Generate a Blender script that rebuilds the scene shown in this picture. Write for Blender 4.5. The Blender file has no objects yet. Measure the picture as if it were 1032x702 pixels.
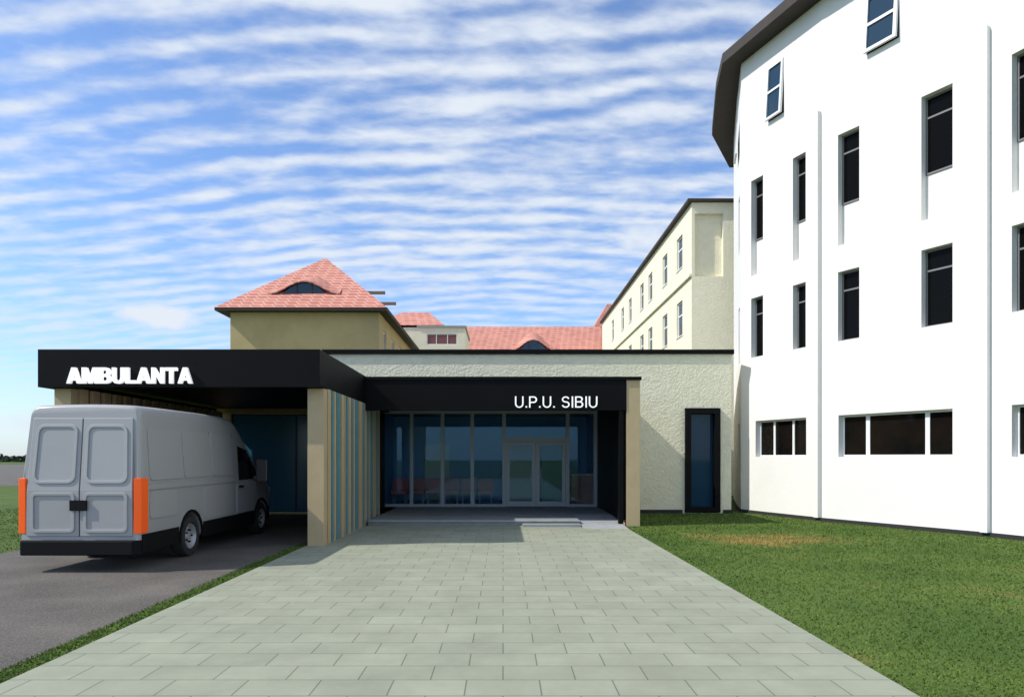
import bpy, bmesh, math, random
import numpy as np
from mathutils import Vector
random.seed(4); rng=np.random.default_rng(4)
S=bpy.context.scene; C=S.collection
S.view_settings.view_transform='Standard'; S.view_settings.look='None'; S.view_settings.exposure=0
PX0,PY0,F,H=507.0,460.0,700.0,1.8
def GX(px,Y): return (px-PX0)/F*Y
def GZ(py,Y): return H+(PY0-py)/F*Y

# ---------------- materials ----------------
def M(name,base,rough=.7,bump=0,scale=20,var=0,metal=0,spec=.5,c2=None,vscale=2.0,emit=0,detail=6,bdist=.01):
    m=bpy.data.materials.new(name); m.use_nodes=True; nt=m.node_tree; N=nt.nodes; L=nt.links
    b=N['Principled BSDF']; b.inputs['Base Color'].default_value=(*base,1); b.inputs['Roughness'].default_value=rough
    b.inputs['Metallic'].default_value=metal; b.inputs['Specular IOR Level'].default_value=spec
    tc=N.new('ShaderNodeTexCoord')
    if var or c2:
        n=N.new('ShaderNodeTexNoise'); n.inputs['Scale'].default_value=vscale; n.inputs['Detail'].default_value=8; n.inputs['Roughness'].default_value=.65
        L.new(tc.outputs['Object'],n.inputs['Vector'])
        r=N.new('ShaderNodeValToRGB'); r.color_ramp.elements[0].position=.3; r.color_ramp.elements[1].position=.7
        a=c2 if c2 else tuple(x*(1-var) for x in base); bb=base if c2 else tuple(min(1,x*(1+var)) for x in base)
        r.color_ramp.elements[0].color=(*a,1); r.color_ramp.elements[1].color=(*bb,1)
        L.new(n.outputs['Fac'],r.inputs['Fac']); L.new(r.outputs['Color'],b.inputs['Base Color'])
    if bump:
        n=N.new('ShaderNodeTexNoise'); n.inputs['Scale'].default_value=scale; n.inputs['Detail'].default_value=detail
        L.new(tc.outputs['Object'],n.inputs['Vector'])
        bp=N.new('ShaderNodeBump'); bp.inputs['Strength'].default_value=bump; bp.inputs['Distance'].default_value=bdist
        L.new(n.outputs['Fac'],bp.inputs['Height']); L.new(bp.outputs['Normal'],b.inputs['Normal'])
    if emit:
        b.inputs['Emission Color'].default_value=(*base,1); b.inputs['Emission Strength'].default_value=emit
    return m
white=M('white_render',(.76,.75,.715),.9,.4,22,.035,vscale=.7,bdist=.015)
cream=M('cream_rough_render',(.78,.745,.56),.9,.8,16,.07,vscale=5,bdist=.03)
wingw=M('wing_render',(.78,.745,.57),.9,.6,12,.06,vscale=2,bdist=.03)
tan=M('tan_render',(.48,.37,.18),.9,.3,15,.1,vscale=.9)
blackp=M('black_cladding',(.0035,.0035,.004),.55,.05,8,.2,vscale=1,spec=.12)
darkp=M('dark_plinth',(.02,.02,.02),.8,.4,20)
beige=M('beige_panel',(.48,.37,.21),.6,.2,30,.06,vscale=3)
beigel=M('bay_beige_lightened',(.62,.46,.28),.6,.2,30,.1,vscale=3)  # copy of the beige, lightened to offset deep shade under the canopy
tealm=M('teal_slat',(.12,.27,.30),.6,.1,20,.1)
brown=M('brown_slat',(.22,.12,.06),.6,.2,20,.15)
beam=M('weathered_beam',(.20,.15,.11),.8,.2,20,.15)
roofbrown=M('dark_brown_eave',(.035,.025,.02),.7,.3,8,.2)
alu=M('aluminium',(.36,.39,.41),.45,0,metal=.15)
whiteframe=M('white_frame',(.75,.75,.75),.4)
greyframe=M('grey_frame',(.16,.16,.16),.5)
darkframe=M('dark_frame',(.02,.03,.035),.4)
pane=M('dark_window_glass',(.004,.004,.004),.08,spec=.05)
brownpane=M('brown_reflection_glass',(.012,.008,.006),.06,spec=.12,c2=(.003,.004,.004),vscale=1.2)  # faint brown reflection put into the pane colour
redpane=M('reddish_window_band',(.20,.08,.07),.2,spec=.3)
bluepane=M('blue_window_glass',(.010,.035,.065),.04,spec=.5)
narrowpane=M('deep_blue_glass',(.010,.045,.09),.04,spec=.3)
baypane=M('bay_sky_reflection_glass',(.06,.23,.38),.16,spec=.5)  # blue sky reflection put into the base colour, as the bay mirrors dark
signw=M('sign_white_glow',(.9,.9,.9),.4,emit=.5)  # slight emission added so the letters stay bright in shade
paint=M('van_grey_paint',(.375,.37,.365),.33,.02,3,.03,spec=.5,vscale=1.5)
paint2=M('van_panel_paint',(.39,.385,.38),.33)
seamm=M('van_seam',(.05,.05,.05),.6)
plastic=M('black_plastic',(.006,.006,.007),.7,.1,60,spec=.15)
mirrorm=M('mirror_housing',(.10,.10,.105),.4)
rubber=M('tyre_rubber',(.02,.02,.02),.85,.3,50)
rimm=M('wheel_rim',(.42,.42,.43),.35,metal=.3)
orange=M('orange_lamp',(.9,.11,.01),.25,emit=.15)
concrete=M('pale_concrete',(.33,.34,.35),.85,.4,25,.12,vscale=4)
concd=M('grey_concrete',(.24,.26,.26),.85,.4,25,.15,vscale=4)
floorm=M('interior_floor',(.30,.30,.30),.3,0,var=.1)
intw=M('interior_wall',(.30,.52,.72),.8,0,var=.05)
redc=M('red_upholstery',(.75,.20,.13),.7,.1,40)
wood=M('counter_wood',(.7,.30,.17),.5,.1,20,.15)
beige2=M('beige_door',(.9,.78,.5),.5)
greend=M('green_panel',(.30,.45,.25),.5)
leafm=M('far_foliage',(.035,.05,.02),.9,c2=(.015,.025,.012),vscale=.3)

def glass_mat():
    m=bpy.data.materials.new('clear_glass'); m.use_nodes=True; nt=m.node_tree; N=nt.nodes; L=nt.links
    for n in list(N):
        if n.type=='BSDF_PRINCIPLED': N.remove(n)
    out=[n for n in N if n.type=='OUTPUT_MATERIAL'][0]
    t=N.new('ShaderNodeBsdfTransparent'); t.inputs[0].default_value=(.82,.90,.97,1)
    g=N.new('ShaderNodeBsdfGlossy'); g.inputs['Roughness'].default_value=.02; g.inputs['Color'].default_value=(.35,.65,.95,1)
    fr=N.new('ShaderNodeFresnel'); fr.inputs[0].default_value=1.5
    mx=N.new('ShaderNodeMixShader'); L.new(fr.outputs[0],mx.inputs[0]); L.new(t.outputs[0],mx.inputs[1]); L.new(g.outputs[0],mx.inputs[2]); L.new(mx.outputs[0],out.inputs[0])
    return m
glass=glass_mat()

def brick_mat(name,c1,c2,mortar,bw,rh,ms,swz=None,rough=.85,bump=.3,off=.5,speck=0):
    m=bpy.data.materials.new(name); m.use_nodes=True; nt=m.node_tree; N=nt.nodes; L=nt.links; b=N['Principled BSDF']
    b.inputs['Roughness'].default_value=rough
    tc=N.new('ShaderNodeTexCoord'); v=tc.outputs['Object']
    if swz:
        sx=N.new('ShaderNodeSeparateXYZ'); L.new(v,sx.inputs[0])
        a=N.new('ShaderNodeMath'); a.operation='ADD'; L.new(sx.outputs[0],a.inputs[0]); L.new(sx.outputs[1],a.inputs[1])
        z=N.new('ShaderNodeMath'); z.operation='MULTIPLY'; L.new(sx.outputs[2],z.inputs[0]); z.inputs[1].default_value=swz
        cb=N.new('ShaderNodeCombineXYZ'); L.new(a.outputs[0],cb.inputs[0]); L.new(z.outputs[0],cb.inputs[1]); v=cb.outputs[0]
    br=N.new('ShaderNodeTexBrick'); L.new(v,br.inputs['Vector'])
    br.inputs['Color1'].default_value=(*c1,1); br.inputs['Color2'].default_value=(*c2,1); br.inputs['Mortar'].default_value=(*mortar,1)
    br.inputs['Scale'].default_value=1; br.inputs['Brick Width'].default_value=bw; br.inputs['Row Height'].default_value=rh
    br.inputs['Mortar Size'].default_value=ms; br.inputs['Mortar Smooth'].default_value=.1; br.offset=off
    n=N.new('ShaderNodeTexNoise'); n.inputs['Scale'].default_value=1.3; n.inputs['Detail'].default_value=10; n.inputs['Roughness'].default_value=.7
    L.new(tc.outputs['Object'],n.inputs['Vector'])
    mr=N.new('ShaderNodeMapRange'); mr.inputs['From Min'].default_value=.3; mr.inputs['From Max'].default_value=.7; mr.inputs['To Min'].default_value=.85; mr.inputs['To Max'].default_value=1.12
    L.new(n.outputs['Fac'],mr.inputs['Value'])
    mx=N.new('ShaderNodeVectorMath'); mx.operation='SCALE'; L.new(br.outputs['Color'],mx.inputs[0]); L.new(mr.outputs[0],mx.inputs['Scale']); L.new(mx.outputs[0],b.inputs['Base Color'])
    inv=N.new('ShaderNodeMath'); inv.operation='SUBTRACT'; inv.inputs[0].default_value=1; L.new(br.outputs['Fac'],inv.inputs[1])
    n2=N.new('ShaderNodeTexNoise'); n2.inputs['Scale'].default_value=60; L.new(tc.outputs['Object'],n2.inputs['Vector'])
    ad=N.new('ShaderNodeMath'); ad.operation='MULTIPLY_ADD'; L.new(n2.outputs['Fac'],ad.inputs[0]); ad.inputs[1].default_value=.3; L.new(inv.outputs[0],ad.inputs[2])
    bp=N.new('ShaderNodeBump'); bp.inputs['Strength'].default_value=bump; bp.inputs['Distance'].default_value=.01; L.new(ad.outputs[0],bp.inputs['Height']); L.new(bp.outputs['Normal'],b.inputs['Normal'])
    return m
paving=brick_mat('concrete_paving',(.262,.278,.205),(.295,.31,.232),(.13,.14,.105),.58,.37,.006)
tiles=brick_mat('red_roof_tiles',(.56,.20,.14),(.45,.135,.10),(.66,.40,.32),.55,.26,.030,swz=1.3,bump=.5)
def asphalt_mat():
    m=M('asphalt',(.085,.083,.082),.9,.8,110,bdist=.012); nt=m.node_tree; N=nt.nodes; L=nt.links; b=N['Principled BSDF']
    tc=N.new('ShaderNodeTexCoord')
    a=N.new('ShaderNodeTexNoise'); a.inputs['Scale'].default_value=38; a.inputs['Detail'].default_value=6; a.inputs['Roughness'].default_value=.8; L.new(tc.outputs['Object'],a.inputs[0])
    c=N.new('ShaderNodeTexNoise'); c.inputs['Scale'].default_value=.9; c.inputs['Detail'].default_value=9; L.new(tc.outputs['Object'],c.inputs[0])
    c2=N.new('ShaderNodeMath'); c2.operation='MULTIPLY'; L.new(c.outputs['Fac'],c2.inputs[0]); c2.inputs[1].default_value=.35
    s=N.new('ShaderNodeMath'); s.operation='MULTIPLY_ADD'; L.new(a.outputs['Fac'],s.inputs[0]); s.inputs[1].default_value=1.1; L.new(c2.outputs[0],s.inputs[2])
    r=N.new('ShaderNodeValToRGB'); r.color_ramp.elements[0].position=.55; r.color_ramp.elements[1].position=.92
    r.color_ramp.elements[0].color=(.042,.037,.033,1); r.color_ramp.elements[1].color=(.19,.17,.145,1); L.new(s.outputs[0],r.inputs[0]); L.new(r.outputs[0],b.inputs['Base Color'])
    return m
asph=asphalt_mat()
def grass_mat(name,blade=False):
    m=bpy.data.materials.new(name); m.use_nodes=True; nt=m.node_tree; N=nt.nodes; L=nt.links; b=N['Principled BSDF']; b.inputs['Roughness'].default_value=.9; b.inputs['Specular IOR Level'].default_value=.2
    tc=N.new('ShaderNodeTexCoord')
    a=N.new('ShaderNodeTexNoise'); a.inputs['Scale'].default_value=.5; a.inputs['Detail'].default_value=7; a.inputs['Roughness'].default_value=.62; L.new(tc.outputs['Object'],a.inputs[0])
    mp=N.new('ShaderNodeMapping'); mp.vector_type='POINT'; mp.inputs['Location'].default_value=(-5.6/2.6,-15.3/2.2,0); mp.inputs['Scale'].default_value=(1/2.6,1/2.2,1); L.new(tc.outputs['Object'],mp.inputs[0])
    ln=N.new('ShaderNodeVectorMath'); ln.operation='LENGTH'; L.new(mp.outputs[0],ln.inputs[0])
    wr=N.new('ShaderNodeMapRange'); wr.interpolation_type='SMOOTHSTEP'; wr.inputs['From Min'].default_value=.1; wr.inputs['From Max'].default_value=1.0; wr.inputs['To Min'].default_value=.24; wr.inputs['To Max'].default_value=0; L.new(ln.outputs['Value'],wr.inputs['Value'])
    sm=N.new('ShaderNodeMath'); sm.operation='ADD'; L.new(a.outputs['Fac'],sm.inputs[0]); L.new(wr.outputs[0],sm.inputs[1])
    r=N.new('ShaderNodeValToRGB'); e=r.color_ramp.elements; e[0].position=.36; e[0].color=(.056,.100,.017,1); e[1].position=.84; e[1].color=(.25,.18,.05,1)
    k=e.new(.60); k.color=(.085,.130,.025,1); k=e.new(.70); k.color=(.145,.14,.036,1)
    L.new(sm.outputs[0],r.inputs[0])
    f=N.new('ShaderNodeTexNoise'); f.inputs['Scale'].default_value=38; f.inputs['Detail'].default_value=5; L.new(tc.outputs['Object'],f.inputs[0])
    mr=N.new('ShaderNodeMapRange'); mr.inputs['From Min'].default_value=.3; mr.inputs['From Max'].default_value=.7; mr.inputs['To Min'].default_value=.7; mr.inputs['To Max'].default_value=1.3
    if blade:
        g=N.new('ShaderNodeNewGeometry'); L.new(g.outputs['Random Per Island'],mr.inputs['Value']); mr.inputs['From Min'].default_value=0; mr.inputs['From Max'].default_value=1; mr.inputs['To Min'].default_value=.9; mr.inputs['To Max'].default_value=1.6
    else: L.new(f.outputs['Fac'],mr.inputs['Value'])
    mx=N.new('ShaderNodeVectorMath'); mx.operation='SCALE'; L.new(r.outputs[0],mx.inputs[0]); L.new(mr.outputs[0],mx.inputs['Scale']); L.new(mx.outputs[0],b.inputs['Base Color'])
    if not blade:
        bp=N.new('ShaderNodeBump'); bp.inputs['Strength'].default_value=.5; bp.inputs['Distance'].default_value=.02; L.new(f.outputs['Fac'],bp.inputs['Height']); L.new(bp.outputs['Normal'],b.inputs['Normal'])
    return m
grassm=grass_mat('grass_ground'); bladem=grass_mat('grass_blade',True)

# ---------------- helpers ----------------
class MB:
    def __init__(s): s.v=[]; s.f=[]
    def poly(s,pts):
        n=len(s.v); s.v+= [tuple(p) for p in pts]; s.f.append(tuple(range(n,n+len(pts)))); return s
    def box(s,x0,x1,y0,y1,z0,z1):
        return s.prism([(x0,y0),(x1,y0),(x1,y1),(x0,y1)],z0,z1)
    def prism(s,q,z0,z1):
        n=len(s.v); k=len(q); s.v+=[(a,b,z0) for a,b in q]+[(a,b,z1) for a,b in q]
        s.f.append(tuple(n+i for i in reversed(range(k)))); s.f.append(tuple(n+k+i for i in range(k)))
        for i in range(k): j=(i+1)%k; s.f.append((n+i,n+j,n+k+j,n+k+i))
        return s
    def ext(s,a,d):
        n=len(s.v); k=len(a); d=Vector(d); s.v+=[tuple(p) for p in a]+[tuple(Vector(p)+d) for p in a]
        s.f.append(tuple(n+i for i in range(k))); s.f.append(tuple(n+k+i for i in reversed(range(k))))
        for i in range(k): j=(i+1)%k; s.f.append((n+j,n+i,n+k+i,n+k+j))
        return s
    def ob(s,W,u0,u1,d0,d1,z0,z1):
        return s.prism([W(u0,d0),W(u1,d0),W(u1,d1),W(u0,d1)],z0,z1)
    def build(s,name,mat,parent=None,smooth=None,bevel=0,local=False):
        me=bpy.data.meshes.new(name); v=s.v
        if parent is not None and not local:
            t=parent
            while t.parent: t=t.parent
            o=t.location; v=[(a-o.x,b-o.y,c-o.z) for a,b,c in v]
        me.from_pydata(v,[],s.f); me.materials.append(mat)
        bm=bmesh.new(); bm.from_mesh(me); bmesh.ops.recalc_face_normals(bm,faces=bm.faces); bm.to_mesh(me); bm.free()
        if smooth:
            me.shade_smooth(); me.set_sharp_from_angle(angle=math.radians(smooth))
        o=bpy.data.objects.new(name,me); C.objects.link(o); o.parent=parent
        if bevel:
            b=o.modifiers.new('bevel','BEVEL'); b.width=bevel; b.segments=2; b.limit_method='ANGLE'
        return o
def thing(name,label,cat,loc=(0,0,0),group=None):
    o=bpy.data.objects.new(name,None); C.objects.link(o); o.location=loc; o['label']=label; o['category']=cat
    if group: o['group']=group
    return o
def tag(o,label,cat,group=None):
    o['label']=label; o['category']=cat
    if group: o['group']=group
    return o
def struct(o): o['kind']='structure'; return o

def frame_of(p0,p1):
    p0=Vector(p0); p1=Vector(p1); L=(p1-p0).length; t=(p1-p0)/L; n=Vector((t.y,-t.x))
    def W(u,d=0): q=p0+t*u+n*d; return (q.x,q.y)
    def U(px):
        k=(px-PX0)/F; return (k*p0.y-p0.x)/(t.x-k*t.y)
    return W,U,L
def wall(parent,W,L,z0,z1,holes,mat,name='wall'):
    mb=MB(); us=sorted({0,L}|{h[0] for h in holes}|{h[1] for h in holes}); zs=sorted({z0,z1}|{h[2] for h in holes}|{h[3] for h in holes})
    for i in range(len(us)-1):
        for j in range(len(zs)-1):
            a,b,c,d=us[i],us[i+1],zs[j],zs[j+1]; m,n=(a+b)/2,(c+d)/2
            if any(h[0]<m<h[1] and h[2]<n<h[3] for h in holes): continue
            mb.poly([(*W(a),c),(*W(b),c),(*W(b),d),(*W(a),d)])
    for h in holes:
        a,b,c,d,dp=h[:5]
        mb.poly([(*W(a),c),(*W(a,-dp),c),(*W(a,-dp),d),(*W(a),d)])
        mb.poly([(*W(b),c),(*W(b,-dp),c),(*W(b,-dp),d),(*W(b),d)])
        mb.poly([(*W(a),c),(*W(b),c),(*W(b,-dp),c),(*W(a,-dp),c)])
        mb.poly([(*W(a),d),(*W(b),d),(*W(b,-dp),d),(*W(a,-dp),d)])
        if len(h)>5:
            s=h[5]; mb.poly([(*W(a,-dp+.02),c),(*W(b,-dp+.02),c),(*W(b,-dp+.02),s),(*W(a,-dp+.02),s)])
            mb.poly([(*W(a,-dp+.02),s),(*W(b,-dp+.02),s),(*W(b,-dp),s),(*W(a,-dp),s)])
    me=bpy.data.meshes.new(name)
    o=parent.location; v=[(a-o.x,b-o.y,c-o.z) for a,b,c in mb.v]
    me.from_pydata(v,[],mb.f); me.materials.append(mat)
    ob=bpy.data.objects.new(name,me); C.objects.link(ob); ob.parent=parent
    return ob
def window(parent,W,u0,u1,z0,z1,d,fm,pm,fw=.05,cols=(),rows=(),sill=None,fd=.06,cw=None,tilt=0):
    cw=cw or fw; a0=Vector(W(0,0)); nn=Vector(W(0,1))-a0
    def T(mb):
        if tilt: mb.v=[(x+nn.x*tilt*(z1-z)/(z1-z0),y+nn.y*tilt*(z1-z)/(z1-z0),z) for x,y,z in mb.v]
        return mb
    f=MB(); f.ob(W,u0,u1,d,d+fd,z0,z0+fw).ob(W,u0,u1,d,d+fd,z1-fw,z1).ob(W,u0,u0+fw,d,d+fd,z0+fw,z1-fw).ob(W,u1-fw,u1,d,d+fd,z0+fw,z1-fw)
    for c in cols: f.ob(W,c-cw/2,c+cw/2,d+.004,d+fd-.004,z0+fw,z1-fw)
    for r in rows: f.ob(W,u0+fw,u1-fw,d+.006,d+fd-.008,r-fw/2,r+fw/2)
    w=T(f).build('window',fm,parent)
    T(MB().ob(W,u0+fw*.5,u1-fw*.5,d+.012,d+.026,z0+fw*.5,z1-fw*.5)).build('pane',pm,w)
    if sill: MB().ob(W,u0-.04,u1+.04,d+fd+.002,sill,z0-.05,z0-.004).build('sill',fm,w)
    return w

# ---------------- camera ----------------
cam=bpy.data.cameras.new('camera'); co=bpy.data.objects.new('camera',cam); C.objects.link(co); S.camera=co
co.location=(0,0,H); co.rotation_euler=(math.radians(90),0,0)
cam.sensor_width=36; cam.lens=36*F/1032; cam.shift_x=9/1032; cam.shift_y=109/1032; cam.clip_end=3000
# ---------------- light ----------------
d=Vector((1.04,.24,-1.0)); el=math.atan2(1,math.hypot(1.04,.24)); az=math.atan2(-1.04,-.24)
sl=bpy.data.lights.new('sun','SUN'); sl.energy=4.4; sl.angle=math.radians(.5); sl.color=(1,.955,.87)
so=bpy.data.objects.new('sun',sl); C.objects.link(so); so.rotation_euler=d.to_track_quat('-Z','Y').to_euler()
w=bpy.data.worlds.new('World'); S.world=w; w.use_nodes=True; N=w.node_tree.nodes; L=w.node_tree.links; bg=N['Background']; bg.inputs['Strength'].default_value=.13
sky=N.new('ShaderNodeTexSky'); sky.sky_type='NISHITA'; sky.sun_disc=False; sky.sun_elevation=el; sky.sun_rotation=az%(2*math.pi); sky.air_density=1.0; sky.dust_density=.6; sky.ozone_density=2.5
tc=N.new('ShaderNodeTexCoord'); sp=N.new('ShaderNodeSeparateXYZ'); L.new(tc.outputs['Generated'],sp.inputs[0])
def mth(op,a,b=None,c=None):
    n=N.new('ShaderNodeMath'); n.operation=op
    for i,x in enumerate((a,b,c)):
        if x is None: continue
        if isinstance(x,(int,float)): n.inputs[i].default_value=x
        else: L.new(x,n.inputs[i])
    return n.outputs[0]
zc=mth('ADD',mth('MAXIMUM',sp.outputs[2],0.0),.17)
u=mth('DIVIDE',sp.outputs[0],zc); v=mth('DIVIDE',sp.outputs[1],zc)
def noise(su,sv,scale,det,rou,dist,seed,sl=.04):
    cb=N.new('ShaderNodeCombineXYZ'); L.new(mth('MULTIPLY',u,su),cb.inputs[0]); L.new(mth('MULTIPLY_ADD',u,sl,mth('MULTIPLY',v,sv)),cb.inputs[1]); cb.inputs[2].default_value=seed
    n=N.new('ShaderNodeTexNoise'); n.inputs['Scale'].default_value=scale; n.inputs['Detail'].default_value=det; n.inputs['Roughness'].default_value=rou; n.inputs['Distortion'].default_value=dist
    L.new(cb.outputs[0],n.inputs[0]); return n.outputs['Fac']
n1=noise(.42,1,14,2,.5,.15,3.0,.05); n2=noise(.6,.7,1.6,4,.5,.2,8.0,.1); n3=noise(.55,1,32,3,.6,.2,1.0,-.06)
ph=mth('ADD',mth('MULTIPLY_ADD',v,66.0,mth('MULTIPLY',u,3.0)),mth('MULTIPLY',noise(.7,.7,2.2,2,.5,.1,12.0),16.0))
rip=mth('MULTIPLY',mth('MULTIPLY_ADD',mth('SINE',ph),.5,.5),mth('MULTIPLY',noise(.8,.8,5,2,.5,.1,22.0),2.0))
s=mth('ADD',mth('ADD',mth('ADD',mth('MULTIPLY',n1,.48),mth('MULTIPLY',n2,.38)),mth('MULTIPLY',n3,.2)),mth('MULTIPLY',rip,.14))
mr=N.new('ShaderNodeMapRange'); mr.interpolation_type='SMOOTHSTEP'; mr.inputs['From Min'].default_value=.42; mr.inputs['From Max'].default_value=.80; mr.inputs['To Min'].default_value=.05; mr.inputs['To Max'].default_value=1.0; L.new(s,mr.inputs['Value'])
low=N.new('ShaderNodeMapRange'); low.inputs['From Min'].default_value=.10; low.inputs['From Max'].default_value=.3; low.inputs['To Min'].default_value=.5; low.inputs['To Max'].default_value=1; L.new(sp.outputs[2],low.inputs['Value'])
cl=mth('MULTIPLY',mr.outputs[0],low.outputs[0])
def puff(px,py,rx,ry,am):
    dv=Vector(((px-PX0)/F,1,(PY0-py)/F)).normalized()
    a=mth('DIVIDE',mth('SUBTRACT',sp.outputs[0],dv.x),rx); b=mth('DIVIDE',mth('SUBTRACT',sp.outputs[2],dv.z),ry)
    yy=mth('GREATER_THAN',sp.outputs[1],0)
    r2=mth('ADD',mth('MULTIPLY',a,a),mth('MULTIPLY',b,b))
    n=N.new('ShaderNodeTexNoise'); n.inputs['Scale'].default_value=28; n.inputs['Detail'].default_value=6; L.new(tc.outputs['Generated'],n.inputs[0])
    q=mth('SUBTRACT',mth('MULTIPLY_ADD',n.outputs['Fac'],1.3,.35),r2)
    c=N.new('ShaderNodeClamp'); L.new(mth('MULTIPLY',mth('MULTIPLY',q,am),yy),c.inputs[0]); return c.outputs[0]
for a in ((162,318,.05,.020,1.3),(650,238,.05,.03,.9),(30,425,.08,.02,.8)):
    cl=mth('MAXIMUM',cl,puff(*a))
hz=N.new('ShaderNodeMapRange'); hz.inputs['From Min'].default_value=0; hz.inputs['From Max'].default_value=.12; hz.inputs['To Min'].default_value=.5; hz.inputs['To Max'].default_value=0; L.new(sp.outputs[2],hz.inputs['Value'])
cl=mth('MAXIMUM',cl,hz.outputs[0])
mx=N.new('ShaderNodeMix'); mx.data_type='RGBA'; L.new(cl,mx.inputs['Factor'])
tint=N.new('ShaderNodeVectorMath'); tint.operation='MULTIPLY'; L.new(sky.outputs[0],tint.inputs[0]); tint.inputs[1].default_value=(1.1,1.34,1.65)
L.new(tint.outputs[0],mx.inputs['A']); mx.inputs['B'].default_value=(6.1,6.6,7.3,1); L.new(mx.outputs['Result'],bg.inputs['Color'])

# ---------------- ground ----------------
struct(MB().poly([(-900,-300,0),(900,-300,0),(900,1500,0),(-900,1500,0)]).build('ground',grassm))
struct(MB().poly([(-9.35,-30,.004),(-4.2,-30,.004),(-4.2,21.6,.004),(-9.35,21.6,.004)]).build('road',asph))
struct(MB().poly([(-300,43,.004),(-20,43,.004),(-20,160,.004),(-300,160,.004)]).build('car_park',asph))
struct(MB().box(-3.95,3.1,-10,17.99,-.1,.02).build('path',paving))
# ---------------- low entrance building ----------------
WY=22.1
lb=thing('entrance_building','low cream rendered entrance building with thin black roof edge and wide glazed front','building',(0,26,0))
W,U,Ln=frame_of((-5.62,WY),(7.26,WY))
X=lambda x:x+5.62
wall(lb,W,Ln,0,5.06,[(X(-4.3),X(3.2),-.0,3.34,.85),(X(5.78),X(6.90),.02,3.35,.25)],cream)
W2,_,L2=frame_of((7.26,WY),(7.26,34)); wall(lb,W2,L2,0,5.06,[],cream)
W3,_,L3=frame_of((-5.62,34),(-5.62,WY)); wall(lb,W3,L3,0,5.06,[],cream)
W4,_,L4=frame_of((7.25,34),(-5.61,34)); wall(lb,W4,L4,0,5.06,[],cream)
MB().box(-5.75,7.33,22.02,34.1,5.06,5.2).build('roof',blackp,lb)
MB().box(3.56,5.7,22.06,22.098,0,.12).build('plinth',darkp,lb)
MB().box(7.0,7.3,22.06,22.098,0,.12).build('plinth',darkp,lb)
win=window(lb,W,X(5.79),X(6.89),.03,3.34,-.2,blackp,narrowpane,fw=.17,fd=.30)
GY=23.0; PZ=.15
def gx(p): return GX(p,GY)
f=MB(); fw=.115
xs=[-4.0,gx(415),gx(446),gx(476),gx(508),gx(572),3.05]
for x in xs: f.box(x-fw/2,x+fw/2,GY-.06,GY+.06,PZ,3.22)
f.box(-4.1,3.15,GY-.055,GY+.055,3.22,3.32); 
for a,b in zip(xs[:-1],xs[1:]):
    if abs(a-gx(508))>.01: f.box(a+fw/2,b-fw/2,GY-.05,GY+.05,PZ,.24)
f.box(gx(508)+fw/2,gx(572)-fw/2,GY-.05,GY+.05,2.3,2.44)
gf=f.build('glazing_frame',alu,lb)
for a,b in zip(xs[:-1],xs[1:]):
    z0=2.44 if abs(a-gx(508))<.01 else .24
    MB().box(a+fw/2,b-fw/2,GY-.008,GY+.008,z0,3.22).build('glass_pane',glass,gf)
dm=gx(540)
for a,b,hx in ((gx(508)+.065,dm-.006,dm-.16),(dm+.006,gx(572)-.065,dm+.16)):
    dmb=MB(); t=.12
    dmb.box(a,b,GY-.03,GY+.03,.16,.33).box(a,b,GY-.03,GY+.03,2.17,2.29).box(a,a+t,GY-.03,GY+.03,.33,2.17).box(b-t,b,GY-.03,GY+.03,.33,2.17)
    dd=dmb.build('door',alu,lb)
    MB().box(a+t,b-t,GY-.006,GY+.006,.33,2.17).build('door_pane',glass,dd)
    MB().box(hx-.012,hx+.012,GY-.09,GY-.066,.9,1.4).box(hx-.01,hx+.01,GY-.066,GY-.03,.95,.97).box(hx-.01,hx+.01,GY-.066,GY-.03,1.33,1.35).build('door_handle',alu,dd)
MB().poly([(-4.2,GY+.07,PZ),(3.19,GY+.07,PZ),(3.19,31,PZ),(-4.2,31,PZ)]).build('interior_floor',floorm,lb)
MB().box(-4.2,3.19,26.6,26.7,.12,3.325).box(-4.28,-4.2,GY,26.6,.12,3.325).box(3.19,3.26,GY,26.6,.12,3.325).build('interior_wall',intw,lb)
MB().poly([(-4.29,GY-.9,3.33),(3.27,GY-.9,3.33),(3.27,31,3.33),(-4.29,31,3.33)]).build('interior_ceiling',M('ceiling_grey',(.14,.16,.19),.8),lb)
for x,mm in ((.25,beige2),(1.4,greend),(-3.0,beige2)): MB().box(x,x+.95,25.3 if x>0 else 26.53,25.36 if x>0 else 26.59,.15,2.25).build('interior_door',mm,lb)
# entrance portico
MB().box(-3.58,3.185,17.98,18.16,3.0,3.785).build('fascia',blackp,lb,bevel=.006)
MB().box(-3.58,3.58,17.95,22.09,3.787,3.87).build('portico_edge',blackp,lb)
MB().box(-3.58,3.2,18.17,22.09,3.34,3.78).build('portico_roof',blackp,lb)
MB().box(3.20,3.55,18.0,18.5,.0,3.785).build('column',beige,lb,bevel=.006)
MB().box(3.22,3.53,18.5,22.09,.0,3.785).build('side_wall',beige,lb)
MB().box(3.12,3.196,18.165,22.9,.15,3.33).build('black_side_lining',blackp,lb)
MB().box(3.0,3.118,18.0,18.16,.02,2.998).build('black_side_lining',blackp,lb)
MB().box(-4.0,-3.9,20.5,22.92,.12,3.33).build('black_side_lining',blackp,lb)

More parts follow.
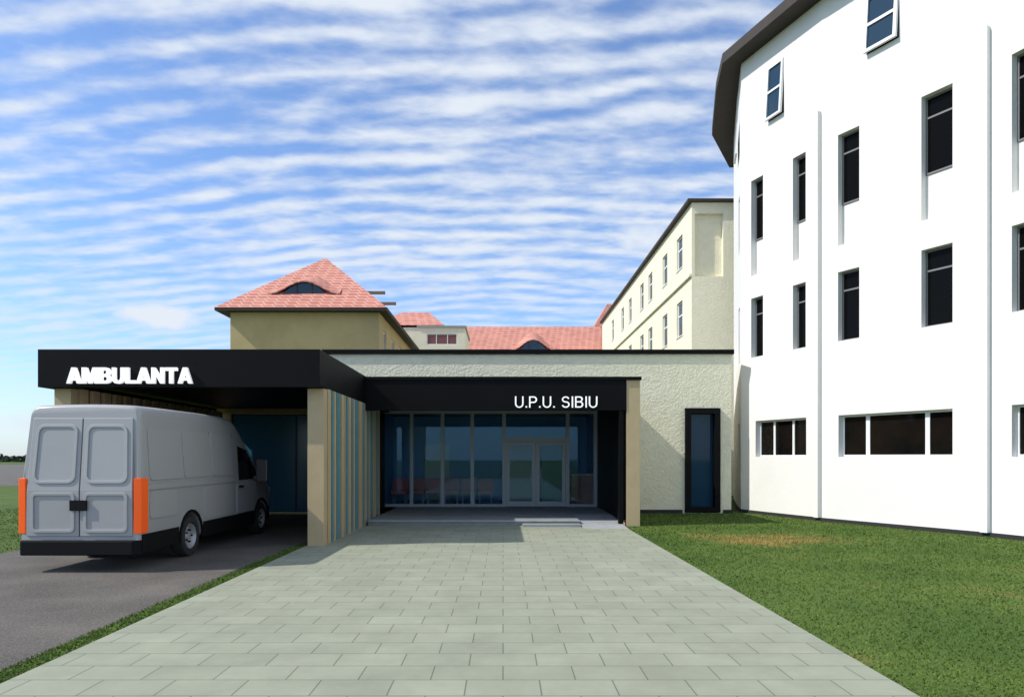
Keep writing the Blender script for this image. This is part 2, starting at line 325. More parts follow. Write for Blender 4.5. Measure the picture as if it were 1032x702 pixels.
# ---------------- signs ----------------
def arc(cx,cy,rx,ry,a0,a1,n=10):
    return [(cx+rx*math.cos(math.radians(a0+(a1-a0)*i/n)),cy+ry*math.sin(math.radians(a0+(a1-a0)*i/n))) for i in range(n+1)]
def ribbon(path,wd):
    l,r=[],[]
    for i,p in enumerate(path):
        a=Vector(path[max(0,i-1)]); b=Vector(path[min(len(path)-1,i+1)]); t=(b-a).normalized(); n=Vector((-t.y,t.x))*wd/2
        l.append((p[0]+n.x,p[1]+n.y)); r.append((p[0]-n.x,p[1]-n.y))
    return l+r[::-1]
HV={'A':(.9,[[(0,0),(.24,0),(.30,.19),(.60,.19),(.66,0),(.9,0),(.58,1),(.32,1)],[(.355,.36),(.545,.36),(.45,.68)]]),
'M':(1.0,[[(0,0),(.22,0),(.22,.60),(.41,0),(.59,0),(.78,.60),(.78,0),(1,0),(1,1),(.69,1),(.5,.42),(.31,1),(0,1)]]),
'B':(.78,[[(0,0),(.5,0),(.66,.05),(.75,.15),(.77,.28),(.73,.42),(.63,.51),(.7,.62),(.72,.76),(.67,.9),(.57,.98),(.46,1),(0,1)],[(.22,.18),(.44,.18),(.52,.22),(.53,.34),(.44,.42),(.22,.42)],[(.22,.6),(.42,.6),(.49,.65),(.49,.78),(.42,.82),(.22,.82)]]),
'U':(.78,[[(0,1),(0,.35),(.05,.14),(.18,.02),(.38,-.02),(.58,.02),(.71,.14),(.76,.35),(.76,1),(.54,1),(.54,.36),(.5,.22),(.38,.17),(.26,.22),(.22,.36),(.22,1)]]),
'L':(.62,[[(0,0),(.62,0),(.62,.2),(.22,.2),(.22,1),(0,1)]]),
'N':(.80,[[(0,0),(.22,0),(.22,.6),(.56,0),(.78,0),(.78,1),(.56,1),(.56,.4),(.22,1),(0,1)]]),
'T':(.74,[[(.26,0),(.48,0),(.48,.8),(.74,.8),(.74,1),(0,1),(0,.8),(.26,.8)]])}
TH={'U':(.72,[[(0,1),(0,.35)]+arc(.36,.35,.36,.37,180,360)[1:-1]+[(.72,.35),(.72,1),(.605,1),(.605,.35)]+arc(.36,.35,.245,.265,360,180)[1:-1]+[(.115,.35),(.115,1)]]),
'P':(.67,[[(0,0),(.115,0),(.115,.41),(.38,.41)]+arc(.38,.705,.29,.295,-90,90)[1:-1]+[(.38,1),(0,1)],[(.115,.52),(.37,.52)]+arc(.37,.705,.175,.185,-90,90)[1:-1]+[(.37,.89),(.115,.89)]]),
'B':(.70,[[(0,0),(.40,0)]+arc(.40,.28,.29,.28,-90,75)[1:-1]+[(.50,.53)]+arc(.38,.76,.27,.24,-60,90)[1:-1]+[(.38,1),(0,1)],[(.115,.11),(.38,.11)]+arc(.38,.285,.185,.175,-90,90)[1:-1]+[(.38,.46),(.115,.46)],[(.115,.57),(.36,.57)]+arc(.36,.73,.165,.16,-90,90)[1:-1]+[(.36,.89),(.115,.89)]]),
'S':(.68,[ribbon(arc(.34,.725,.265,.22,15,270,14)+arc(.34,.275,.28,.235,90,-165,14)[1:],.11)]),
'I':(.115,[[(0,0),(.115,0),(.115,1),(0,1)]]),'.':(.13,[[(0,0),(.13,0),(.13,.13),(0,.13)]]),' ':(.24,[])}
def sign(word,GLY,gap,x0,x1,z0,h,y,ex,label):
    tot=sum(GLY[c][0] for c in word)+gap*(len(word)-1); kx=(x1-x0)/tot
    t=thing('wall_sign',label,'sign',(x0,y,z0)); ux=0
    for c in word:
        if GLY[c][1]:
            cu=bpy.data.curves.new('l','CURVE'); cu.dimensions='2D'; cu.fill_mode='BOTH'; cu.extrude=ex
            for pts in GLY[c][1]:
                spn=cu.splines.new('POLY'); spn.points.add(len(pts)-1); spn.use_cyclic_u=True
                for i,(x,yy) in enumerate(pts): spn.points[i].co=((ux+x)*kx,yy*h,0,1)
            o=bpy.data.objects.new('t',cu); C.objects.link(o)
            dg=bpy.context.evaluated_depsgraph_get(); me=bpy.data.meshes.new_from_object(o.evaluated_get(dg)); bpy.data.objects.remove(o)
            mb=MB(); mb.v=[(q.co.x,-(q.co.z+ex),q.co.y) for q in me.vertices]; mb.f=[tuple(p.vertices) for p in me.polygons]
            mb.build('letter' if c!='.' else 'full_stop',signw,t,local=True)
        ux+=GLY[c][0]+gap
AF=13.58
sign('AMBULANTA',HV,.06,GX(69,AF),GX(195,AF),GZ(386.5,AF),.31,AF-.004,.035,'thick white raised letters reading AMBULANTA on the black canopy edge')
sign('U.P.U. SIBIU',TH,.17,GX(519,17.98),GX(602,17.98),GZ(410.5,17.98),.29,17.976,.008,'thin white letters reading U.P.U. SIBIU above the glazed entrance')

# platform and ramp
pl=MB().box(-3.5,2.0,18.0,22.94,.0,PZ).box(2.0,3.11,19.9,22.94,.0,PZ); pl=pl.build('entrance_platform',concd,bevel=.012); tag(pl,'low grey concrete platform under the entrance canopy','platform')
MB().box(-3.5,2.0,17.965,18.06,PZ-.035,PZ+.006).build('step_nosing',concrete,pl,bevel=.006)
MB().box(.5,1.98,17.6,17.96,.0,.085).build('lower_step',concd,pl,bevel=.01)
rp=MB(); rp.ext([(2.005,17.2,.021),(2.005,19.895,PZ-.002),(2.005,19.895,.021)],(1.1,0,0)); tag(rp.build('entrance_ramp',concrete),'pale concrete ramp rising to the platform beside the beige column','ramp')

def chair(x,y,lab):
    t=thing('waiting_chair',lab,'chair',(x,y,PZ),group='red chairs in the waiting area behind the glass')
    MB().box(-.27,.27,-.24,.22,.36,.49).build('seat',redc,t,local=True,bevel=.02)
    MB().box(-.27,.27,.22,.30,.42,.90).build('backrest',redc,t,local=True,bevel=.02)
    for a in (-.21,.21):
        for b in (-.2,.24): MB().box(a-.015,a+.015,b-.015,b+.015,0,.36).build('leg',alu,t,local=True)
for i in range(6): chair(-3.6+i*.60,24.2,'red upholstered waiting chair behind the entrance glazing')
dk=thing('reception_desk','reddish wood reception desk behind the right glass panel','desk',(2.8,24.6,.15))
MB().box(2.4,3.15,24.3,24.9,.15,1.15).build('counter_front',wood,dk); MB().box(2.36,3.16,24.2,25.0,1.15,1.2).build('counter_top',beige2,dk)

# ---------------- ambulance canopy ----------------
ac=thing('ambulance_canopy','long black flat roofed canopy on beige columns sheltering the grey van','canopy',(-6.4,17.5,0))
MB().box(-9.1,-3.585,AF,AF+.16,3.16,3.9).box(-3.74,-3.585,AF+.16,21.9,3.19,3.9).box(-9.1,-8.95,AF+.16,26,3.16,3.9).build('fascia',blackp,ac,bevel=.006)
MB().box(-8.95,-3.74,AF+.16,22.05,3.3,3.82).box(-8.95,-5.8,22.05,26,3.3,3.82).build('roof',blackp,ac)
MB().box(-3.90,-3.57,13.85,14.1,0,3.158).build('column',beige,ac,bevel=.006)
MB().box(-8.95,-8.62,13.85,14.1,0,3.158).build('column',beige,ac,bevel=.006)
def screen(x,y0,y1):
    MB().box(x-.05,x+.05,y0,y1,.0,3.185).build('screen_panel',brown,ac)
    A,Bm=MB(),MB(); y=y0+.06; i=0
    pat=[(.26,0),(.12,1),(.16,0),(.10,1),(.13,1),(.24,0),(.10,0),(.15,1)]
    while y<y1-.3:
        wd,k=pat[i%8]; g=.05 if i%2 else .11
        (A if k==0 else Bm).box(x+.052,x+.11,y,y+wd,.02,3.18); y+=wd+g; i+=1
    A.build('beige_slats',beige,ac); Bm.build('teal_slats',tealm,ac)
screen(-3.68,14.1,20.45)
MB().box(-8.80,-8.70,14.1,21.55,0,3.185).build('screen_panel',brown,ac)
A=MB(); y=14.2
while y<21.3: A.box(-8.698,-8.62,y,y+.24,.02,3.18); y+=.42
A.build('beige_slats',beigel,ac)
W,U,Ln=frame_of((-8.95,21.7),(-4.32,21.7))
wall(ac,W,Ln,0,3.3,[(.45,4.5,.05,3.15,.1)],beigel)
window(ac,W,.46,4.49,.06,3.14,-.09,darkframe,baypane,fw=.04,fd=.06,cols=(2.47,))

# ---------------- tall white building ----------------
tb=thing('tall_white_building','tall white rendered building with rounded end and dark brown eave','building',(14,22,0))
P=[(10.6,30.5),(9.3,28.0),(8.35,24.8),(7.75,22.6),(8.92,19.4),(10.96,15.56),(12.6,11.2),(14,6)]
TOP=14.55
for i in range(len(P)-1):
    W,U,Ln=frame_of(P[i],P[i+1]); holes=[]; wins=[]
    def add(a,b,z0,z1,dep=.22,rec=None,cols=(),fm=None,rows=(),fw=.045,cw=None):
        holes.append((a,b,rec if rec else z0,z1,dep)+((z0,) if rec else ()))
        if fm is None:
            fm=greyframe if z0>3 and dep>.1 else whiteframe
        if z0>3 and dep>.1: rows=(z1-.5,)
        wins.append((a,b,z0,z1,dep,cols,fm,rows,fw,cw))
    if i==3:
        for a,b in ((U(757),U(769)),(U(799),U(812))):
            add(a,b,4.95,6.83); add(a,b,8.68,10.57,rec=7.55)
        add(U(761.5),U(812.5),1.8,2.93,cols=(U(776),U(795)),fw=.05,cw=.08)
        add(U(774),U(790),12.1,13.75,dep=.06,rows=(12.95,),fw=.07)
    if i==4:
        for a,b in ((U(844.5),U(866)),(U(928.5),U(960))):
            add(a,b,4.95,6.83); add(a,b,8.68,10.57,rec=7.55)
        add(U(845),U(960),1.8,2.93,cols=(U(870.5),U(930.5)),fw=.05,cw=.11)
        add(U(873),U(906),12.33,13.8,dep=.06,rows=(13.05,),fw=.08)
    if i==5:
        for k in range(3):
            a=.42+k*1.75
            if a+1<Ln: add(a,a+.85,4.95,6.83); add(a,a+.85,8.68,10.57,rec=7.55)
        if Ln>4: add(.42,3.8,1.8,2.93,cols=(1.3,2.8),fw=.05,cw=.11)
    if i==2:
        add(.6,1.5,12.0,13.5,dep=.06,rows=(12.7,),fw=.06); add(.9,1.6,1.8,2.93); add(.9,1.5,4.95,6.83); add(.9,1.5,8.68,10.57)
    wall(tb,W,Ln,0,TOP+.05,holes,white)
    for a,b,z0,z1,dep,cols,fm,rows,fw,cw in wins:
        att=dep<.1
        if att: MB().ob(W,a+.01,b-.01,-.058,-.04,z0+.01,z1-.01).build('window_backing',pane,tb)
        window(tb,W,a+.003,b-.003,z0+.003,z1-.003,-.03 if att else -dep,fm,bluepane if att else (brownpane if z0<2 else pane),fw=fw,cols=cols,rows=rows,fd=.07 if att else .05,sill=None,cw=cw,tilt=.11 if att else 0)
    MB().ob(W,0.0,Ln,.004,.05,0,.10).build('plinth',darkp,tb)
for (i,) in ((3,),(4,)):
    W,U,Ln=frame_of(P[i],P[i+1]); MB().ob(W,Ln-.20,Ln-.04,.003,.13,.1,11.45).build('pilaster',white,tb)
E=[]
for k,(x,y) in enumerate(P):
    if k<3: E.append([(10.0,30.7),(8.3,27.6),(7.45,24.3)][k]); continue
    t=(Vector(P[k])-Vector(P[k-1])).normalized()
    if k<len(P)-1: t=(t+(Vector(P[k+1])-Vector(P[k])).normalized()).normalized()
    n=Vector((t.y,-t.x))
    E.append((x+n.x*.62,y+n.y*.62))
back=[(30,6),(30,30.7)]
poly=E+back
MB().prism(poly,14.57,14.88).build('eave',roofbrown,tb)
rf=MB(); ap=(21,20,22)
inn=[(x,y,14.885) for x,y in poly]
for a,b in zip(inn,inn[1:]+inn[:1]): rf.poly([a,b,ap])
rf.build('roof',roofbrown,tb)
MB().prism([(14,6),(29,6),(29,30.5),(10.7,30.4)][::-1],-.1,.02).build('floor_slab',concd,tb)
W,U,Ln=frame_of((29,6.01),(29,30.4)); wall(tb,W,Ln,0,14.5,[],white)
W,U,Ln=frame_of((29,30.4),(10.6,30.45)); wall(tb,W,Ln,0,14.5,[],white)

# ---------------- white wing behind ----------------
wb=thing('white_wing_building','cream white block with two rows of windows receding behind the low entrance roof','building',(12,45,0))
sx=8.69
W,U,Ln=frame_of((sx,60.8),(sx,32)); holes=[]; wins=[]
for yc in (34.2,37.3,41.0,43.5,47.5,50.5,55):
    for z0,z1 in ((11.0,12.6),(7.7,9.4),(4.4,6.1)):
        a=60.8-yc-.55; holes.append((a,a+1.1,z0,z1,.15)); wins.append((a,z0,z1))
wall(wb,W,Ln,0,13.5,holes,wingw)
for a,z0,z1 in wins: window(wb,W,a+.003,a+1.097,z0+.003,z1-.003,-.14,whiteframe,bluepane,fw=.08,rows=((z0+z1)/2+.2,),sill=.04)
MB().ob(W,0,Ln,.004,.12,10.1,10.22).build('string_course',wingw,wb)
W,U,Ln=frame_of((sx,32),(14,32)); wall(wb,W,Ln,0,13.5,[(.14,1.45,10.1,13.0,.25,12.99)],wingw)
MB().box(sx-.22,14,31.8,61,13.5,13.62).build('roof',roofbrown,wb)
MB().box(sx+.02,14,60.7,60.8,0,13.4).build('rear_wall',wingw,wb)

# ---------------- tan house ----------------
def hip(parent,x0,x1,y0,y1,ze,xr0,xr1,yr0,yr1,zr,mat,th=.14):
    e=[(x0,y0,ze),(x1,y0,ze),(x1,y1,ze),(x0,y1,ze)]; r=[(xr0,yr0,zr),(xr1,yr0,zr),(xr1,yr1,zr),(xr0,yr1,zr)]
    mb=MB()
    for i in range(4): j=(i+1)%4; mb.poly([e[i],e[j],r[j],r[i]])
    mb.poly(r)
    o=mb.build('roof',mat,parent)
    MB().box(x0+.02,x1-.02,y0+.02,y1-.02,ze-th,ze-.01).build('eave_board',roofbrown,parent)
    return o
def eyebrow(parent,xc,yw,hw,h,ze,ye,k):
    zb=ze+k*(yw-ye); n=24; fr=[];rr=[]; skirt=1.7
    for i in range(n+1):
        t=-1+2*i/n; x=xc+t*hw*skirt; hh=h*math.cos(t*math.pi/2)**2+.02; fr.append((x,yw-.12,zb+hh)); yr=ye+(zb+hh+.1-ze)/k+ .25+hh*.8; rr.append((x,yr,ze+k*(yr-ye)+.02))
    mb=MB()
    for i in range(n): mb.poly([fr[i],fr[i+1],rr[i+1],rr[i]]); mb.poly([fr[i],fr[i+1],(fr[i+1][0],yw-.12,fr[i+1][2]-.07),(fr[i][0],yw-.12,fr[i][2]-.07)])
    d=mb.build('eyebrow_dormer',tiles,parent,smooth=40)
    g=[(xc-hw*1.02,yw,zb)]+[(xc+t*hw,yw,zb+h*math.cos(t/1.7*math.pi/2)**2*.92-h*.30*abs(t)**3) for t in [-1+i/8 for i in range(17)]]+[(xc+hw*1.02,yw,zb)]
    MB().ext(g,(0,.05,0)).build('dormer_window',bluepane,d)
    fb=MB()
    for q in (-.35,.35): fb.box(xc+q*hw-.03,xc+q*hw+.03,yw-.03,yw-.002,zb,zb+h*.8)
    fb.build('dormer_frame',roofbrown,d)
hs=thing('tan_house','tan rendered house with pyramidal red tiled roof and eyebrow dormer','house',(-9.8,40,0))
W,U,Ln=frame_of((-13.35,34),(-6.07,34)); wall(hs,W,Ln,0,8.9,[],tan)
W,U,Ln=frame_of((-6.07,34),(-6.07,46)); hl=[(1.2+i*2.6,2.1+i*2.6,6.9,8.2,.12) for i in range(4)]
wall(hs,W,Ln,0,8.9,hl,tan)
for h in hl: window(hs,W,h[0]+.003,h[1]-.003,h[2]+.003,h[3]-.003,-.11,whiteframe,bluepane,fw=.07,cols=((h[0]+h[1])/2,))
W,U,Ln=frame_of((-13.35,46),(-13.35,34)); wall(hs,W,Ln,0,8.9,[],tan)
MB().box(-13.3,-6.1,45.9,46,0,8.9).build('wall',tan,hs)
hip(hs,-13.95,-5.6,33.5,46.5,9.0,-9.9,-9.8,38.5,41.5,12.78,tiles)
eyebrow(hs,-9.93,34.75,1.05,.62,9.0,33.5,3.78/5.0)
MB().box(-7.9,-6.5,38.2,38.34,10.75,10.9).build('roof_beam',beam,hs)
MB().box(-7.2,-5.9,38.2,38.34,10.15,10.3).build('roof_beam',beam,hs)
an=thing('cream_annex','small cream block with a reddish window band behind the tan house','building',(-6,53,0))
W,U,Ln=frame_of((-9,50),(-2.75,50)); wall(an,W,Ln,0,11.1,[(3.5,5.7,9.85,10.65,.1)],wingw)
window(an,W,3.503,5.697,9.853,10.647,-.09,whiteframe,redpane,fw=.06,cols=(4.2,5.0))
W,U,Ln=frame_of((-2.75,50),(-2.75,56)); wall(an,W,Ln,0,11.1,[],wingw)
MB().box(-6.2,-2.65,49.9,56,11.1,11.22).build('parapet_cap',concrete,an)
hip(an,-9.6,-4.2,49.9,56,11.24,-7.6,-5.6,52.5,53.5,12.7,tiles,th=.01)
lr=thing('long_red_roofed_building','distant long building with low red tiled roof seen over the entrance roof','building',(3,64,0))
MB().box(-7.5,9.5,59.2,69,0,9.0).build('wall',wingw,lr)
hip(lr,-8.2,10,58.5,69.5,9.0,-4.9,8.9,63.9,64.1,13.75,tiles)
eyebrow(lr,2.65,60.9,1.15,.95,9.0,58.5,4.75/5.4)
rg=thing('red_roofed_house','distant house with steep red roof beside the end of the cream block','house',(10.5,68,0))
MB().box(8.4,12.4,65.2,72,0,12.9).build('wall',wingw,rg)
hip(rg,7.9,12.8,64.8,72.4,12.9,9.9,10.3,66,70,16.3,tiles)

# ---------------- far treeline ----------------
vs=[];fs=[]
for x in np.arange(-330,-90,1.2):
    hh=1.6+1.2*abs(math.sin(x*.13)+.5*math.sin(x*.41))
    for k in range(34):
        c=Vector((x+rng.normal()*1.5,240+rng.normal()*2,rng.random()*hh)); r=.3+rng.random()*.4
        a=Vector(rng.normal(size=3)).normalized(); b=a.orthogonal().normalized(); n=len(vs)
        vs+= [tuple(c+a*r),tuple(c+b*r),tuple(c-a*r),tuple(c-b*r)]; fs.append((n,n+1,n+2,n+3))
mb=MB(); mb.v=vs; mb.f=fs
o=mb.build('far_tree_line',leafm); o['kind']='stuff'; tag(o,'dark band of distant trees on the left horizon','trees')

# ---------------- grass blades ----------------
def blades(regions):
    V=[];
    for (fn,n,x0,x1,y0,y1) in regions:
        x=rng.uniform(x0,x1,n); y=y0+(y1-y0)*rng.random(n)**1.7; k=fn(x,y); V.append(np.stack([x[k],y[k]],1))
    p=np.concatenate(V); n=len(p); h=rng.uniform(.008,.024,n)*(1+.02*p[:,1]); a=rng.uniform(0,6.28,n); wd=rng.uniform(.003,.006,n)*(1+.10*p[:,1]); ln=rng.normal(0,.014,(n,2))
    v=np.zeros((n,3,3)); v[:,0,0]=p[:,0]-np.cos(a)*wd; v[:,0,1]=p[:,1]-np.sin(a)*wd; v[:,1,0]=p[:,0]+np.cos(a)*wd; v[:,1,1]=p[:,1]+np.sin(a)*wd
    v[:,2,0]=p[:,0]+ln[:,0]; v[:,2,1]=p[:,1]+ln[:,1]; v[:,2,2]=h
    me=bpy.data.meshes.new('grass'); me.from_pydata(v.reshape(-1,3).tolist(),[],np.arange(3*n).reshape(-1,3).tolist()); me.materials.append(bladem)
    o=bpy.data.objects.new('grass',me); C.objects.link(o); o['kind']='stuff'; tag(o,'short patchy green and brown lawn grass','grass')
def inlawn(x,y):
    lim=np.interp(y,[6,11.2,15.56,19.4,22.6],[14,12.6,10.96,8.92,7.75])-.07
    return (x>3.11)&(x<lim)&(y<22)&~((x<3.6)&(y>17.9))
blades([(inlawn,150000,3.1,13,4.6,22),(lambda x,y:x<-3.96,9000,-4.24,-3.96,4.5,13.8),(lambda x,y:x<-9.33,26000,-17,-9.3,11,30)])

# ---------------- van ----------------
van=thing('delivery_van','grey panel van with orange rear lamps parked under the black canopy','van',(-6.58,10.8,.005))
def hw(z,w=.93,t=.07): return w-(t*max(0,z-1.3)/1.1)
def ry(z): return 0 if z<1.25 else .11*(z-1.25)/1.2
def section(y,w,zt,zb,r,shear,tum=.07):
    zr=zt-r
    half=[(w*.9,zb),(w*.985,zb+.07)]
    zz=[zb+.15+(zr-zb-.15)*k/5 for k in range(6)]
    half+=[(hw(z,w,tum),z) for z in zz]
    xe=hw(zr,w,tum)
    for k in range(1,6):
        a=k/5*math.pi/2*.93; half.append((xe-r*(1-math.cos(a)),zr+r*math.sin(a)))
    xl,zl=half[-1]
    for k in (1,2): half.append((xl*(1-k/3),zl+(zt+.02-zl)*(1-(1-k/3)**2)))
    full=[(x,z) for x,z in half]+[(0,zt+.02)]+[(-x,z) for x,z in reversed(half)]
    return [(x,y+shear*ry(z),z) for x,z in full]
st=[(0,.90,2.55,.36,.14,1),(.015,.915,2.58,.34,.15,1),(.05,.928,2.60,.32,.16,1),(.2,.93,2.61,.32,.17,.7),(1.0,.93,2.62,.32,.17,0),(2.4,.93,2.63,.32,.17,0),(3.7,.93,2.62,.32,.17,0),
    (3.9,.93,2.60,.32,.18,0),(4.05,.93,2.54,.32,.18,0),(4.45,.925,2.25,.32,.18,0),(4.8,.92,1.98,.32,.17,0),(5.15,.915,1.70,.32,.16,0),(5.25,.91,1.60,.32,.16,0),(5.5,.91,1.46,.32,.16,0),(5.85,.90,1.30,.32,.16,0),(6.1,.88,1.18,.33,.15,0),(6.28,.84,1.04,.34,.15,0),(6.36,.78,.92,.38,.14,0)]
mb=MB(); rings=[section(*s) for s in st]; m=len(rings[0])
for r_ in rings: mb.v+=r_
for i in range(len(rings)-1):
    for j in range(m): k=(j+1)%m; mb.f.append((i*m+j,i*m+k,(i+1)*m+k,(i+1)*m+j))
mb.f.append(tuple(range(m))); mb.f.append(tuple((len(rings)-1)*m+j for j in reversed(range(m))))
body=mb.build('body',paint,van,smooth=35,local=True)
RW,FW_=1.78,5.45
cut=MB()
for yc in (RW,FW_):
    for sx_ in (-1,1):
        n=28; xs_=sx_*.55; q=[(xs_,yc+.43*math.cos(2*math.pi*i/n),.37+.43*math.sin(2*math.pi*i/n)) for i in range(n)]
        cut.ext(q,(sx_*.6,0,0))
co_=cut.build('cut',plastic,None)
co_.location=van.location
bo=body.modifiers.new('b','BOOLEAN'); bo.operation='DIFFERENCE'; bo.object=co_; bo.solver='EXACT'
bpy.context.view_layer.update(); dg=bpy.context.evaluated_depsgraph_get()
nm=bpy.data.meshes.new_from_object(body.evaluated_get(dg)); body.modifiers.clear(); 
if len(nm.polygons)>100: body.data=nm
body.data.shade_smooth(); body.data.set_sharp_from_angle(angle=math.radians(32)); bpy.data.objects.remove(co_)
def sidepanel(pts,name,mat,off0,off1,parent,side=1):
    a=[(side*(hw(z)+off0),y,z) for y,z in pts]; return MB().ext(a,(side*(off1-off0),0,0)).build(name,mat,parent,local=True,bevel=.003)
def rr(y0,y1,z0,z1,r):
    o=[]
    for cy_,cz,a0 in ((y1-r,z1-r,0),(y0+r,z1-r,90),(y0+r,z0+r,180),(y1-r,z0+r,270)):
        for k in range(5): a=math.radians(a0+k*22.5); o.append((cy_+r*math.cos(a),cz+r*math.sin(a)))
    return o
def ringface(outer,inner,d,name,mat,parent,bevel=.004):
    n=len(outer); mb=MB(); d=Vector(d)
    mb.v=[tuple(p) for p in outer]+[tuple(p) for p in inner]+[tuple(Vector(p)+d) for p in outer]+[tuple(Vector(p)+d) for p in inner]
    for i in range(n):
        j=(i+1)%n; mb.f+=[(i,j,n+j,n+i),(2*n+i,2*n+j,3*n+j,3*n+i),(i,j,2*n+j,2*n+i),(n+i,n+j,3*n+j,3*n+i)]
    return mb.build(name,mat,parent,local=True,bevel=bevel)
for sd in (1,-1):
    for y0,y1 in ((.32,1.42),(1.52,2.62),(2.72,3.7)):
        sidepanel(rr(y0,y1,1.42,2.26,.07),'side_panel',paint2,-.004,.018,van,sd)
    for y0,y1,z0,z1 in ((.30,1.22,.80,1.24),(2.34,3.7,.62,1.24)): sidepanel(rr(y0,y1,z0,z1,.07),'side_panel',paint2,-.004,.014,van,sd)
    sidepanel([(.18,1.27),(3.86,1.27),(3.86,1.36),(.18,1.36)],'rub_strip',paint,-.004,.024,van,sd)
    sidepanel([(2.28,.30),(4.94,.30),(4.94,.58),(2.28,.58)],'sill_trim',plastic,-.006,.016,van,sd)
    sidepanel([(.06,.30),(1.29,.30),(1.29,.58),(.06,.58)],'sill_trim',plastic,-.006,.016,van,sd)
    for yc in (RW,FW_):
        A_=[(yc+.475*math.cos(math.radians(a)),.37+.475*math.sin(math.radians(a))) for a in range(-8,189,14)]; B_=[(yc+.425*math.cos(math.radians(a)),.37+.425*math.sin(math.radians(a))) for a in range(-8,189,14)]
        x0_=sd*(.925 if yc==RW else .905); am=MB()
        for (p,q) in zip(range(len(A_)-1),range(1,len(A_))): am.ext([(x0_,*A_[p]),(x0_,*A_[q]),(x0_,*B_[q]),(x0_,*B_[p])],(sd*.026,0,0))
        am.build('wheel_arch_trim',plastic,van,local=True)
    for y in (3.8,2.67): sidepanel([(y,.6),(y+.014,.6),(y+.014,2.28),(y,2.28)],'door_seam',seamm,-.004,.003,van,sd)
    dr=sidepanel([(3.93,.6),(4.88,.6),(4.98,.8),(5.10,1.24),(3.93,1.24)],'cab_door',paint2,-.012,.012,van,sd)
    sidepanel([(4.06,1.30),(5.06,1.30),(5.02,1.52),(4.55,1.94),(4.06,2.02)],'side_window',pane,-.02,.012,van,sd)
    MB().box(sd*.935 if sd>0 else -.985,.985 if sd>0 else -.935,4.02,4.2,1.14,1.18).build('door_handle',plastic,dr,local=True)
    MB().prism([(sd*1.0,4.86),(sd*1.27,4.83),(sd*1.27,4.97),(sd*1.0,5.02)],1.24,1.74).prism([(sd*.9,4.90),(sd*1.01,4.90),(sd*1.01,4.97),(sd*.9,4.97)],1.28,1.36).build('wing_mirror',mirrorm,van,local=True,bevel=.03)
    tl=MB(); tl.ext([(sd*.84,-.012,.60),(sd*.955,.0,.60),(sd*.965,.20,.60),(sd*.9,.20,.60),(sd*.9,.05,.60),(sd*.84,.05,.60)],(0,0,.86)); tl.build('tail_light',orange,van,local=True,bevel=.008)
    x0,x1=(.008,.82) if sd>0 else (-.82,-.008)
    zt=2.40
    dd=MB(); t=.014
    for (za,zb) in ((.56,1.25),(1.25,zt)):
        dd.ext([(x0,ry(za)-t,za),(x1,ry(za)-t,za),(x1*(.95 if zb==zt and x1>.5 else 1),ry(zb)-t,zb),(x0*(.95 if zb==zt and x0<-.5 else 1),ry(zb)-t,zb)],(0,.05,0))
    rd=dd.build('rear_door',paint,van,local=True,bevel=.008)
    a,b=(.07,.75) if sd>0 else (-.75,-.07)
    def P3(pts,off): return [(x*(1-.06*max(0,z-1.3)),ry(z)-t-off,z) for x,z in pts]
    ringface(P3(rr(a,b,1.38,2.30,.12),.018),P3(rr(a+.045,b-.045,1.425,2.255,.09),.018),(0,.020,0),'door_pressing',paint2,rd,.005)
    ringface(P3(rr(a,b,.62,1.24,.07),.020),P3(rr(a+.045,b-.045,.665,1.195,.045),.020),(0,.022,0),'door_pressing',paint2,rd,.005)
MB().box(-.008,.008,-.012,.02,.56,1.25).ext([(-.008,-.010,1.25),(.008,-.010,1.25),(.008,ry(2.38)-.010,2.38),(-.008,ry(2.38)-.010,2.38)],(0,.03,0)).build('door_gap',seamm,van,local=True)
MB().box(-.13,.13,-.055,-.03,.96,1.12).build('rear_handle',plastic,van,local=True)
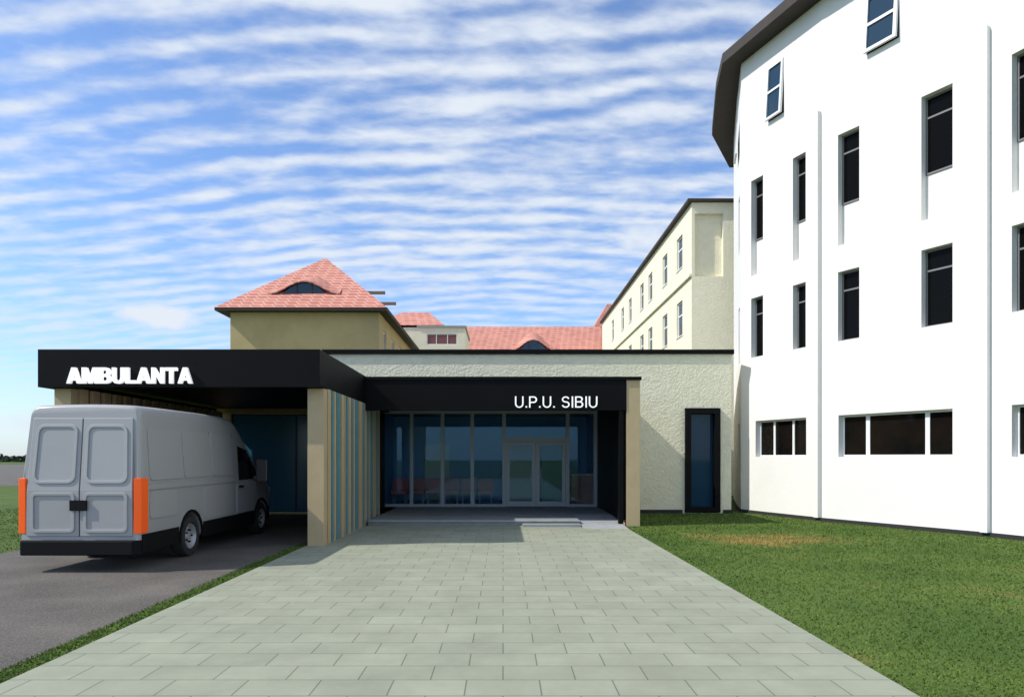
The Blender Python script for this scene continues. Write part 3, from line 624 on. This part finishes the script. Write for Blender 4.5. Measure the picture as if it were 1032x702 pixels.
MB().prism([(-.93,-.0),(-.87,-.09),(.87,-.09),(.93,-.0),(.95,.3),(-.95,.3)],.27,.50).build('rear_bumper',plastic,van,local=True,bevel=.02)
MB().prism([(-.91,6.0),(-.80,6.38),(.80,6.38),(.91,6.0),(.93,5.93),(.80,5.90),(-.80,5.90),(-.93,5.93)],.28,.62).build('front_bumper',plastic,van,local=True,bevel=.02)
MB().ext([(-.70,4.12,2.50),(.70,4.12,2.50),(.76,5.12,1.745),(-.76,5.12,1.745)],(0,.02,.03)).build('windscreen',pane,van,local=True)
for sd in (1,-1): MB().ext([(sd*.5,6.32,.72),(sd*.84,6.25,.74),(sd*.88,6.12,1.06),(sd*.6,6.18,1.04)],(0,.05,.01)).build('headlight',whiteframe,van,local=True,bevel=.01)
def ring(mb,prof,n=36):
    k=len(prof); b0=len(mb.v)
    for i in range(n):
        a=2*math.pi*i/n
        for x,r in prof: mb.v.append((x,r*math.cos(a),r*math.sin(a)))
    for i in range(n):
        j=(i+1)%n
        for q in range(k-1): mb.f.append((b0+i*k+q,b0+j*k+q,b0+j*k+q+1,b0+i*k+q+1))
for yc in (RW,FW_):
    for sd in (1,-1):
        def T(mb): mb.v=[(sd*(.72+x),y+yc,z+.365) for x,y,z in mb.v]; return mb
        ty=MB(); ring(ty,[(-.02,.22),(-.02,.34),(.02,.365),(.17,.365),(.205,.345),(.215,.25),(.19,.225)]); wt=T(ty).build('wheel',rubber,van,smooth=30,local=True)
        ri=MB(); ring(ri,[(.19,.228),(.205,.22),(.17,.19),(.12,.17),(.13,.1),(.17,.07),(.18,.0)]); T(ri).build('rim',rimm,wt,smooth=30,local=True)
        bl=MB()
        for k in range(5):
            a=k*2*math.pi/5; bl.box(.14,.185,.11*math.cos(a)-.015,.11*math.cos(a)+.015,.11*math.sin(a)-.015,.11*math.sin(a)+.015)
        T(bl).build('wheel_nuts',plastic,wt,local=True)
MB().box(-.75,.75,.5,5.9,.25,.4).build('underbody',plastic,van,local=True)
